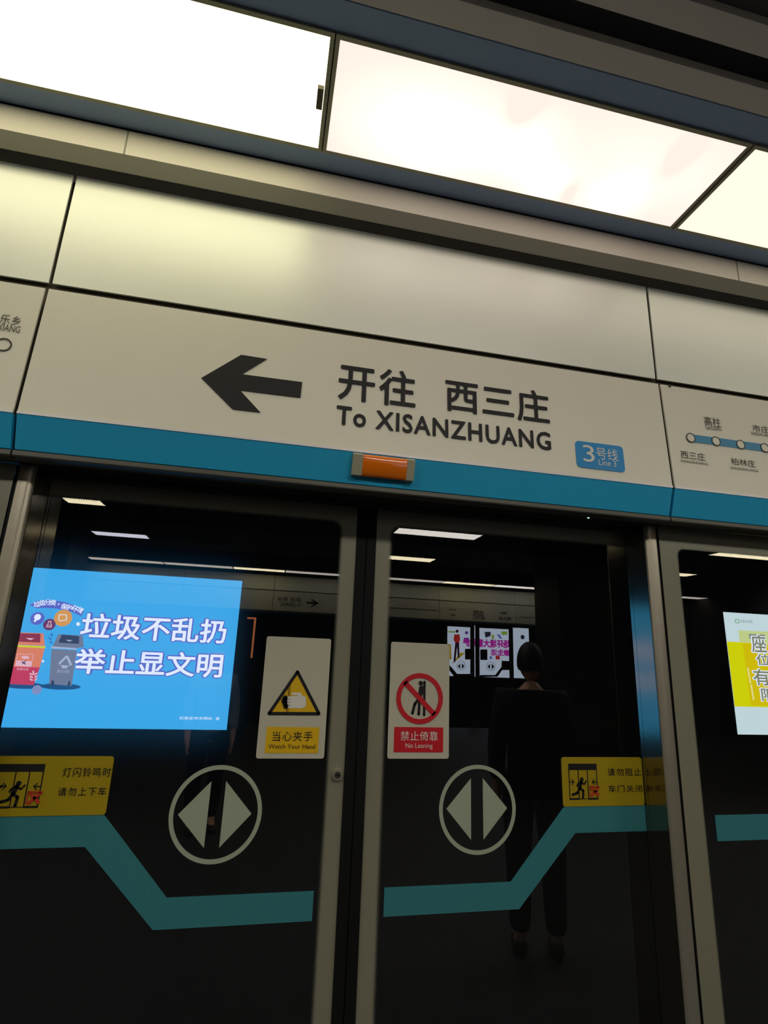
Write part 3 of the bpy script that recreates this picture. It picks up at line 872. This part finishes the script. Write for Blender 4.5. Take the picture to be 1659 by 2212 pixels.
for (x, y), r_, m_, k in (((81, 1336), .029, E_purple, 'lamp'), ((107, 1349), .026, e_ma, 'flask'), ((136.5, 1335), .038, e_om, 'card')):
    cc = PS.at(x, y)
    ic = plate('round_icon', PS, [circ(*cc, r_, 28)], m_, .0018, t)
    if k == 'lamp': plate('icon_mark', PS, [circ(cc[0], cc[1] + .006, .014, 18), pxs(PS, [(76, 1338), (80, 1341), (75, 1344), (73, 1342)])], E_white, .0026, ic)
    elif k == 'flask': plate('icon_mark', PS, [stroke((cc[0] - .007, cc[1] + .014), (cc[0] + .007, cc[1] + .014), .003), stroke((cc[0] - .003, cc[1] + .013), (cc[0] - .011, cc[1] - .010), .003), stroke((cc[0] + .003, cc[1] + .013), (cc[0] + .011, cc[1] - .010), .003), stroke((cc[0] - .011, cc[1] - .011), (cc[0] + .011, cc[1] - .011), .004), stroke((cc[0] - .009, cc[1] - .003), (cc[0] + .009, cc[1] - .003), .003)], e_pk, .0026, ic)
    else: plate('icon_mark', PS, polyline([(cc[0] - .018, cc[1] + .014), (cc[0] + .012, cc[1] + .015), (cc[0] + .016, cc[1] - .008), (cc[0] - .010, cc[1] - .014), (cc[0] - .018, cc[1] - .006), (cc[0] - .018, cc[1] + .014)], .003), E_white, .0026, ic)
top = [(64, 1307), (78, 1299), (95, 1296), (115, 1296.5), (138, 1300), (160, 1307), (183, 1318)]
bot = [(176, 1331), (156, 1322), (136, 1317), (115, 1314), (95, 1313), (80, 1314)]
ba = plate('slogan_ribbon', PS, [pp_(top + bot)], E_purple, .0018, t)
for i, ch in enumerate('垃圾分类，保护环境'):
    q = i / 8
    x = 80 + 94 * q; y = 1305 - 4.5 * math.sin(min(1, q * 1.6) * math.pi) * (q < .62) + 19 * max(0, q - .25) ** 1.35
    c_ = PS.at(x, y)
    sz = .0132 if ch != '，' else .004
    text('lettering', PS, ch, c_[0] - sz, c_[1] - sz, c_[0] + sz, c_[1] + sz, E_white, .0026, ba, bold=.02, ang=.25 - .75 * q)
lf = [pp_([(70, 1449), (74, 1449), (75, 1456), (72, 1458)])]
for k in range(3):
    lf += [pp_([(65, 1453 + 6 * k), (72, 1456 + 6 * k), (71, 1459 + 6 * k), (65, 1457 + 6 * k)]), pp_([(75, 1456 + 6 * k), (81, 1452 + 6 * k), (81, 1455 + 6 * k), (75, 1460 + 6 * k)])]
plate('leaf_motif', PS, lf, e_pk, .0036, t)
plate('leaf_motif', PS, [pp_([(108, 1372), (113, 1366), (114, 1376)]), pp_([(102, 1375), (112, 1379), (110, 1384)]), pp_([(105, 1385), (114, 1386), (112, 1391)])], emis('print_mid_blue', (52, 124, 205), 1.), .0014, t)
plate('sparkle', PS, [pp_([(169, 1343), (174, 1348), (169, 1353), (164, 1348)]), pp_([(93, 1425), (96, 1428), (93, 1432), (90, 1428)])], E_white, .0014, t)
plate('coin_motif', PS, [circ(*PS.at(80, 1490), .020, 24)], emis('print_lilac', (140, 150, 205), 1.05), .0030, t)

E_pw, E_py, E_po, E_pg = emis('backlit_cold_white', (206, 222, 230), 1.15), emis('print_bright_yellow', (224, 220, 8), 1.1), emis('print_orange_yellow', (228, 200, 10), 1.08), emis('print_grey_ink', (140, 140, 110), 1.)
t = screen_box(2.520, 4.25, -.365, .326, 1.80, 1, 'yellow and white lit courtesy advertisement behind right screen, cut by frame', E_pw, 'lit advertisements on the track wall')
z1, z0 = PS.at(1575, 1386)[1], PS.at(1590, 1526)[1]
plate('yellow_field', PS, [[(2.5205, z0), (4.2495, z0), (4.2495, z1), (2.5205, z1)]], E_py, .0012, t)
xo = PS.at(1604, 1388)[0]
plate('orange_field', PS, [[(xo, z0 + .008), (xo + .26, z0 + .008), (xo + .22, z1 - .004), (xo, z1 - .004)]], E_po, .0018, t)
wn = plate('carriage_picture', PS, [[(xo - .02, z1 + .002), (4.24, z1 + .002), (4.24, z1 + .10), (xo + .1, z1 + .07), (xo - .02, z1 + .07)]], emis('print_pale_yellow', (214, 222, 150), 1.05), .0012, t)
wa, wb_ = PS.at(1617, 1369), PS.at(1653, 1382)
plate('carriage_window', PS, [[(wa[0], wb_[1]), (wb_[0], wb_[1]), (wb_[0], wa[1]), (wa[0], wa[1])], [(wb_[0] + .05, wb_[1]), (wb_[0] + .25, wb_[1]), (wb_[0] + .25, wa[1]), (wb_[0] + .05, wa[1])]], emis('print_window_grey', (150, 158, 140), 1.), .0018, wn)
for ch, bl, tr in (('座', (1624, 1409), (1651, 1372)), ('位', (1634, 1437), (1661, 1413)), ('有', (1628, 1480), (1658, 1446)), ('限', (1645, 1514), (1672, 1488))):
    textpx('headline_outline', PS, ch, (bl[0] - 2, bl[1] + 2), (tr[0] + 2, tr[1] - 2), E_white, .003, t, bold=.06)
    textpx('headline', PS, ch, bl, tr, E_pg, .005, t, bold=.014)
a0 = PS.at(1588, 1346); a1 = PS.at(1596, 1338)
lg = link('logo', ring_bm(PS, rrect(a0[0], a0[1], a1[0], a1[1], .004), rrect(a0[0] + .004, a0[1] + .004, a1[0] - .004, a1[1] - .004, .003), .0016, .0005), emis('print_logo_green', (110, 175, 120), 1.), t)
textpx('lettering', PS, '石家庄地铁', (1599, 1345), (1625, 1340), emis('print_soft_grey', (130, 140, 150), 1.), .0016, t)
dl = []
for k in range(9):
    for x, y, n_ in ((1615, 1444, 8), (1622, 1480, 8)):
        if k < n_: c_ = PS.at(x + k * .75, y + k * 4.3); dl.append([(c_[0] - .006, c_[1] - .004), (c_[0] + .006, c_[1] - .004), (c_[0] + .006, c_[1] + .004), (c_[0] - .006, c_[1] + .004)])
plate('small_print', PS, dl, emis('print_cream', (245, 240, 170), 1.1), .0024, t)

# ------------------------------------------------------------------ the far side of the platform, seen mirrored in the glass
YF = -6.6
PF = Plane(YF, 0, YF, 1, flip=True)
za, zb_, zc_ = .517, .785, .996
xj0 = -PF.at(543, 1260)[0]; xj1 = -PF.at(949, 1290)[0]; xj2 = -PF.at(1112, 1300)[0]
pw = xj2 - xj1
names = []
xjs = [xj1 + pw * k for k in range(-5, 6) if XL < xj1 + pw * k < XR - .2]
M_uf, M_wf = mat('far_cladding', (205, 205, 188), .5, .2), mat('far_sign_enamel', (190, 188, 172), .5)
far = []
wh = ['at the left end', 'above the waste sorting screen', 'left of the far arrow', 'with a mirrored right arrow', 'with a route map', 'with the large station name', 'beyond the station name', 'beside the column', 'at the right end', 'last']
for i in range(len(xjs) - 1):
    x0, x1 = xjs[i] + .004, xjs[i + 1] - .004
    t = thing('header_sign', P((x0 + x1) / 2, YF, za), 'far header sign mirrored in the door glass, %s' % wh[i], 'sign', 'header signs of the far doors')
    link('face_panel', extrude_x([(YF, za), (YF + .03, za), (YF, zb_), (YF - .03, zb_), (YF - .03, za)], x0, x1), M_wf, t)
    link('cladding', extrude_x([(YF, zb_ + .012), (YF - .01, zc_), (YF - .04, zc_), (YF - .04, zb_ + .012)], x0, x1), M_uf, t)
    link('bottom_stripe', box(x0, x1, YF - .03, YF + .031, za - .03, za), mat('far_stripe', (40, 60, 72), .6), t)
    far.append((x0, x1, t))
struct('trim_8', box(XL, XR, YF - .12, YF - .045, za - .05, 1.30), M_lintel)
PFs = Plane(YF + .03, za, YF, zb_, flip=True)


def owner(px, py):
    x = -PF.at(px, py)[0]
    for x0, x1, t in far:
        if x0 - .05 <= x <= x1 + .05: return t
    return far[-1][2]


def tm(name, s, l, t_, r, b, **k):
    """writing on the far header; l, t, r, b bound it as it appears mirrored"""
    a1, b0 = PFs.at(l, b); a0, b1 = PFs.at(r, t_)
    if a1 < a0: a0, a1 = a1, a0
    if b1 < b0: b0, b1 = b1, b0
    text(name, PFs, s, a0, b0, a1, b1, M_ink, .002, owner((l + r) / 2, (t_ + b) / 2), **k)


plate('arrow', PFs, [pxs(PFs, [(689, 1303), (675, 1294), (671, 1294), (678, 1300.5), (662, 1299.5), (662, 1304), (678, 1305), (670, 1311), (674, 1311.5)])], M_ink, .002, owner(676, 1302))
tm('lettering', '开往 乐乡', 598, 1291, 651, 1299, bold=.02)
tm('lettering', 'To LEXIANG', 606, 1304, 651, 1309, bold=.02)
tm('lettering', '位同', 1023, 1319, 1045, 1330, bold=.02)
tm('lettering', 'WEITONG', 1022, 1332, 1048, 1337, bold=.02)
for l, t_, r, b, s in ((971, 1315, 985, 1319, '市庄'), (973, 1326, 983, 1331, '高柱'), (1081, 1322, 1095, 1327, '柏林庄'), (1077, 1333, 1104, 1339, '西三庄')):
    tm('lettering', s, l, t_, r, b, bold=.02)
for (xa_, xb_) in ((843, 945), (1122, 1153)):
    q0, q1 = PFs.at(xa_, 1313 if xa_ < 900 else 1333), PFs.at(xb_, 1320 if xa_ < 900 else 1335)
    plate('route_line', PFs, [[(q0[0], q0[1] - .006), (q1[0], q0[1] - .006), (q1[0], q0[1] + .006), (q0[0], q0[1] + .006)]], M_ink2, .002, owner((xa_ + xb_) / 2, 1320))

# far screen doors: dark stiles; bands, stickers and decals coloured dark as backlit silhouettes
Yd = YF + .0


def far_screen(l, r, label, parts):
    x0, x1 = sorted((-PF.at(l, 1400)[0], -PF.at(r, 1400)[0]))
    t = thing('sliding_door', P((x0 + x1) / 2, Yd, FLOOR), label, 'door', 'far platform doors')
    link('stile', box(x0, x0 + .05, Yd - .06, Yd - .02, FLOOR + .002, za - .05), M_lintel, t)
    link('stile', box(x1 - .05, x1, Yd - .06, Yd - .02, FLOOR + .002, za - .05), M_lintel, t)
    link('top_rail', box(x0 + .05, x1 - .05, Yd - .06, Yd - .02, .43, za - .05), M_lintel, t)
    link('glass_pane', box(x0 + .05, x1 - .05, Yd - .048, Yd - .040, FLOOR + .002, .43), M_gb, t)
    for nm, polys in parts: plate(nm, Plane(Yd - .038, 0, Yd - .038, 1, flip=True), polys, M_lintel, .0, t, .004)
    return t


PD = Plane(Yd - .038, 0, Yd - .038, 1, flip=True)


def q5(x, y): return PD.at(940 + x / 5.53, 1280 + y / 5.53)


cA, cB = q5(310, 872), q5(665, 881)
far_screen(960, 1026, 'far door leaf mirrored in the right leaf, before a poster of a red shirted figure',
           [('teal_band', [[q5(150, 868), q5(175, 868), q5(262, 972), q5(452, 972), q5(452, 1010), q5(232, 1010), q5(150, 900)]]),
            ('sticker', [[q5(358, 672), q5(440, 672), q5(440, 800), q5(358, 800)]]),
            ('arrow_decal', [[q5(272, 880), q5(300, 846), q5(300, 912)], [q5(349, 880), q5(320, 846), q5(320, 912)]] +
             [stroke((cA[0] + .062 * math.cos(i * math.pi / 12), cA[1] + .062 * math.sin(i * math.pi / 12)), (cA[0] + .062 * math.cos((i + 1) * math.pi / 12), cA[1] + .062 * math.sin((i + 1) * math.pi / 12)), .004) for i in range(24)])])
far_screen(1030, 1110, 'far door leaf mirrored in the right leaf, before a poster with purple writing',
           [('teal_band', [[q5(535, 985), q5(720, 985), q5(795, 885), q5(795, 815), q5(925, 820), q5(925, 925), q5(800, 925), q5(745, 1005), q5(535, 1010)]]),
            ('sticker', [[q5(540, 680), q5(624, 680), q5(624, 805), q5(540, 805)]]),
            ('arrow_decal', [[q5(628, 885), q5(657, 850), q5(657, 918)], [q5(706, 885), q5(676, 850), q5(676, 918)]] +
             [stroke((cB[0] + .062 * math.cos(i * math.pi / 12), cB[1] + .062 * math.sin(i * math.pi / 12)), (cB[0] + .062 * math.cos((i + 1) * math.pi / 12), cB[1] + .062 * math.sin((i + 1) * math.pi / 12)), .004) for i in range(24)])])
PA = Plane(-8.40, 0, -8.40, 1, flip=True)
a0 = PA.at(965, 1466); a1 = PA.at(1145, 1466)
ztop_ = PA.at(1035, 1352)[1]
E_fp = emis('far_backlit_white', (200, 215, 235), 3.0)
xw = sorted((-a0[0], -a1[0]))
zbot_ = PA.at(1060, 1463)[1]
t = screen_box(xw[0], xw[1], zbot_, ztop_, -8.40, -1, 'white lit far advertisement with purple writing, mirrored in right door leaf', E_fp, 'lit advertisements behind the far doors')
e_pp, e_r2, e_br, e_y2, e_b2, e_g2, e_vi = (emis('far_purple', (190, 40, 170), 2.4), emis('far_red', (200, 50, 45), 2.), emis('far_brown', (60, 30, 50), 1.5), emis('far_yellow', (200, 170, 40), 2.), emis('far_blue', (110, 130, 215), 2.4), emis('far_green', (150, 190, 70), 2.2), emis('far_violet', (120, 60, 170), 2.))


def qa(x, y): return PA.at(940 + x / 5.53, 1280 + y / 5.53)


def ta(s, l, t_, r, b):
    p, q = qa(l, b), qa(r, t_)
    text('lettering', PA, s, min(p[0], q[0]), min(p[1], q[1]), max(p[0], q[0]), max(p[1], q[1]), e_pp, .004, t, bold=.05)


ta('场环境大家维护', 335, 568, 890, 645)
ta('康生活', 665, 682, 890, 752)
fg = plate('printed_figure', PA, [[qa(228, 500), qa(290, 500), qa(298, 560), qa(285, 600), qa(240, 600), qa(220, 560)]], e_r2, .002, t)
plate('trousers', PA, [[qa(240, 595), qa(285, 595), qa(290, 780), qa(270, 780), qa(262, 650), qa(240, 830), qa(218, 830)]], e_br, .0024, fg)
plate('head', PA, [circ(*qa(262, 462), .028, 16)], e_br, .002, fg)
plate('printed_scene', PA, [[qa(142, 610), qa(190, 620), qa(195, 800), qa(142, 800)], [qa(190, 860), qa(300, 720), qa(360, 720), qa(230, 830)]], e_y2, .0016, t)
plate('violet_figure', PA, [[qa(340, 540), qa(400, 540), qa(412, 590), qa(350, 590)], circ(*qa(375, 480), .03, 14)], e_vi, .002, t)
plate('printed_motif', PA, [[qa(735, 500), qa(770, 500), qa(800, 550), qa(770, 550)], [qa(650, 760), qa(678, 760), qa(678, 795), qa(650, 795)], [qa(895, 790), qa(915, 750), qa(918, 810)]], e_b2, .002, t)
plate('printed_motif', PA, [[qa(785, 465), qa(860, 465), qa(860, 505), qa(800, 505)], [qa(675, 500), qa(705, 510), qa(700, 560), qa(675, 550)], [qa(155, 460), qa(240, 462), qa(240, 478), qa(155, 476)]], e_g2, .002, t)
plate('orange_motif', PA, [[qa(720, 755), qa(768, 758), qa(775, 800), qa(725, 798)], [qa(890, 650), qa(912, 650), qa(912, 700), qa(890, 700)]], e_r2, .002, t)
plate('dark_motif', PA, [circ(*qa(1044, 532), .04, 16), [qa(590, 470), qa(665, 470), qa(660, 520), qa(600, 540)]], emis('far_slate', (60, 66, 80), 1.2), .002, t)

# columns on the platform
for x0, x1, lb in ((3.05, 4.2, 'dark square platform column mirrored at the right end of the right leaf'), (-3.2, -2.07, 'dark square platform column mirrored above the blue advertisement')):
    o = link('column', box(x0, x1, -5.2, -4.60, FLOOR, 1.30, .02), mat('dark_column_cladding', (40, 38, 38), .5, 0, .3)); tagit(o, lb, 'column', 'platform columns')

# small notice cabinet with a lit orange edge
PN = Plane(-5.6, 0, -5.6, 1, flip=True)
nb = [PN.at(*p) for p in ((530, 1331), (552, 1334), (549, 1356), (541, 1404), (527, 1402))]
t = thing('notice_cabinet', P(-nb[1][0], -5.6, FLOOR), 'dark notice cabinet with a lit orange edge, mirrored right of the blue screen', 'cabinet')
xs = sorted((-PN.at(548, 1350)[0], -PN.at(552, 1350)[0]))
zt_ = nb[1][1]
xs2 = sorted((-PN.at(520, 1350)[0], xs[0]))
link('body', box(xs2[0] - .25, xs2[1], -5.66, -5.60, FLOOR + .001, zt_), M_lintel, t)
link('lit_edge', box(xs[0], xs[1], -5.64, -5.60, -.10, zt_), emis('orange_lit_edge', (205, 120, 70), 2.6), t)
link('lit_top', box(xs[0] - .08, xs[0], -5.605, -5.597, zt_ - .02, zt_), emis('orange_lit_edge', (205, 120, 70), 2.6), t)

# ------------------------------------------------------------------ waiting passengers (mirrored in the glass)


def skinned(name, pts, edges, rad, m, parent, root=0, sub=2):
    me = bpy.data.meshes.new(name); me.from_pydata([tuple(p) for p in pts], edges, []); me.update()
    o = bpy.data.objects.new(name, me); col.objects.link(o)
    sk = o.modifiers.new('skin', 'SKIN'); sk.use_smooth_shade = True
    for i, r_ in enumerate(rad):
        r_ = r_ if isinstance(r_, tuple) else (r_, r_)
        me.skin_vertices[0].data[i].radius = r_
    me.skin_vertices[0].data[root].use_root = True
    ss = o.modifiers.new('sub', 'SUBSURF'); ss.levels = sub; ss.render_levels = sub
    me.materials.append(m)
    dg = bpy.context.evaluated_depsgraph_get()
    m2 = bpy.data.meshes.new_from_object(o.evaluated_get(dg)); bpy.data.objects.remove(o); m2.name = name
    for p in m2.polygons: p.use_smooth = True
    q = bpy.data.objects.new(name, m2); col.objects.link(q); q.parent = parent
    return q


M_skin = mat('skin', (196, 150, 122), .55, 0, .4)
M_hair = mat('black_hair', (16, 14, 14), .6, 0, .3)


def person(x, y, rz, height, top_rgb, trouser_rgb, label):
    t = thing('person', P(x, y, FLOOR), label, 'person', 'passengers waiting on the platform')
    t.rotation_euler = (0, 0, rz); k = height / 1.70
    V = lambda a, b, c: (a * k, b * k, c * k)        # faces -y before the turn
    pts = [V(0, 0, .95), V(0, .01, 1.12), V(0, .01, 1.32), V(0, .01, 1.43), V(0, 0, 1.50)]
    rad = [(.10, .07), (.10, .075), (.12, .08), (.075, .065), .050]
    e = [(0, 1), (1, 2), (2, 3), (3, 4)]
    for sd in (-1, 1):
        n = len(pts)
        pts += [V(sd * .17, .01, 1.39), V(sd * .215, .02, 1.12), V(sd * .215, -.05, .88), V(sd * .212, -.07, .80)]
        rad += [.062, .046, .032, (.020, .036)]
        e += [(2, n), (n, n + 1), (n + 1, n + 2), (n + 2, n + 3)]
        for i, (dx, L) in enumerate(((-.027, .070), (-.009, .080), (.009, .074), (.027, .058))):
            m_ = len(pts)
            pts += [V(sd * .212, -.07 + dx * 1.1, .775), V(sd * .208, -.072 + dx * 1.2, .775 - L * .55), V(sd * .195, -.074 + dx * 1.2, .775 - L)]
            rad += [.0095, .0088, .0075]; e += [(n + 3, m_), (m_, m_ + 1), (m_ + 1, m_ + 2)]
        m_ = len(pts)
        pts += [V(sd * .205, -.105, .80), V(sd * .198, -.125, .765)]; rad += [.0105, .0085]; e += [(n + 3, m_), (m_, m_ + 1)]
    for sd in (-1, 1):
        n = len(pts)
        pts += [V(sd * .095, 0, .86), V(sd * .10, -.01, .50), V(sd * .10, .02, .10), V(sd * .105, -.10, .035)]
        rad += [.088, .060, .040, (.036, .030)]; e += [(0, n), (n, n + 1), (n + 1, n + 2), (n + 2, n + 3)]
    body = skinned('body', pts, e, [tuple(q * k for q in r_) if isinstance(r_, tuple) else r_ * k for r_ in rad], M_skin, t)
    # head: shaped ellipsoid with brow, nose, mouth, ears
    bm = bmesh.new(); bmesh.ops.create_uvsphere(bm, u_segments=32, v_segments=24, radius=1)
    for v in bm.verts:
        q = v.co.copy(); w_ = .074 * (1 - .18 * max(0, -q.z)); 
        v.co = Vector((q.x * w_, q.y * .092, q.z * .113))
        if q.y < -.6:
            v.co.y -= .020 * math.exp(-((q.x / .16) ** 2 + ((q.z + .12) / .20) ** 2))
            v.co.y += .007 * (math.exp(-(((q.x - .38) / .18) ** 2 + ((q.z - .06) / .12) ** 2)) + math.exp(-(((q.x + .38) / .18) ** 2 + ((q.z - .06) / .12) ** 2)))
            v.co.y -= .006 * math.exp(-((q.x / .3) ** 2 + ((q.z + .46) / .07) ** 2)) 
        v.co += Vector((0, -.012, 1.60)); v.co *= k
    for sd in (-1, 1):
        bmesh.ops.create_uvsphere(bm, u_segments=10, v_segments=8, radius=1, matrix=Matrix.Translation(Vector((sd * .076, .0, 1.595)) * k) @ Matrix.Diagonal((.009 * k, .018 * k, .030 * k, 1)))
    link('head', bm, M_skin, None, smooth=True).parent = t
    for sd in (-1, 1):
        bm = bmesh.new(); bmesh.ops.create_uvsphere(bm, u_segments=10, v_segments=8, radius=.011 * k, matrix=Matrix.Translation(Vector((sd * .030, -.091, 1.607)) * k))
        link('eye', bm, mat('eye_dark', (30, 24, 22), .2), None, smooth=True).parent = t
    bm = bmesh.new(); bmesh.ops.create_uvsphere(bm, u_segments=28, v_segments=20, radius=1)
    bmesh.ops.delete(bm, geom=[v for v in bm.verts if v.co.z < -.55 or (v.co.y < -.35 and v.co.z < .42)], context='VERTS')
    for v in bm.verts: v.co = Vector((v.co.x * .083, v.co.y * .101 - .006, v.co.z * .124 + 1.612)) * k
    link('hair', bm, M_hair, None, smooth=True).parent = t
    ptsj = [V(0, 0, .80), V(0, .01, 1.12), V(0, .01, 1.33), V(0, .01, 1.43)]
    radj = [(.178, .140), (.165, .130), (.190, .135), (.095, .088)]; ej = [(0, 1), (1, 2), (2, 3)]
    for sd in (-1, 1):
        n = len(ptsj); ptsj += [V(sd * .175, .01, 1.385), V(sd * .218, .02, 1.12), V(sd * .217, -.045, .90)]; radj += [.082, .064, .050]; ej += [(2, n), (n, n + 1), (n + 1, n + 2)]
    mt = mat('cloth_%d_%d_%d' % top_rgb, top_rgb, .85, 0, .2, .1, 60)
    skinned('jacket', ptsj, ej, [tuple(q * k for q in r_) if isinstance(r_, tuple) else r_ * k for r_ in radj], mt, t)
    ptst = [V(0, 0, 1.04)]; radt = [(.165, .125)]; et = []
    for sd in (-1, 1):
        n = len(ptst); ptst += [V(sd * .095, 0, .84), V(sd * .10, -.01, .50), V(sd * .10, .02, .11)]; radt += [.108, .080, .064]; et += [(0, n), (n, n + 1), (n + 1, n + 2)]
    skinned('trousers', ptst, et, [tuple(q * k for q in r_) if isinstance(r_, tuple) else r_ * k for r_ in radt], mat('cloth_%d_%d_%d' % trouser_rgb, trouser_rgb, .85, 0, .2), t)
    for sd in (-1, 1):
        skinned('shoe', [V(sd * .10, .035, .045), V(sd * .103, -.06, .042), V(sd * .107, -.15, .036)], [(0, 1), (1, 2)], [(.046 * k, .044 * k), (.050 * k, .041 * k), (.042 * k, .034 * k)], mat('dark_shoe', (28, 26, 26), .5), t)
    return t


person(.80, -.92, .35, 1.70, (24, 24, 28), (22, 22, 26), 'person in dark jacket and dark trousers standing upright, mirrored in right door leaf')
person(-.42, -2.30, math.pi * .92, 1.62, (120, 116, 120), (26, 26, 32), 'person in grey jacket and dark trousers, mirrored in left door leaf')
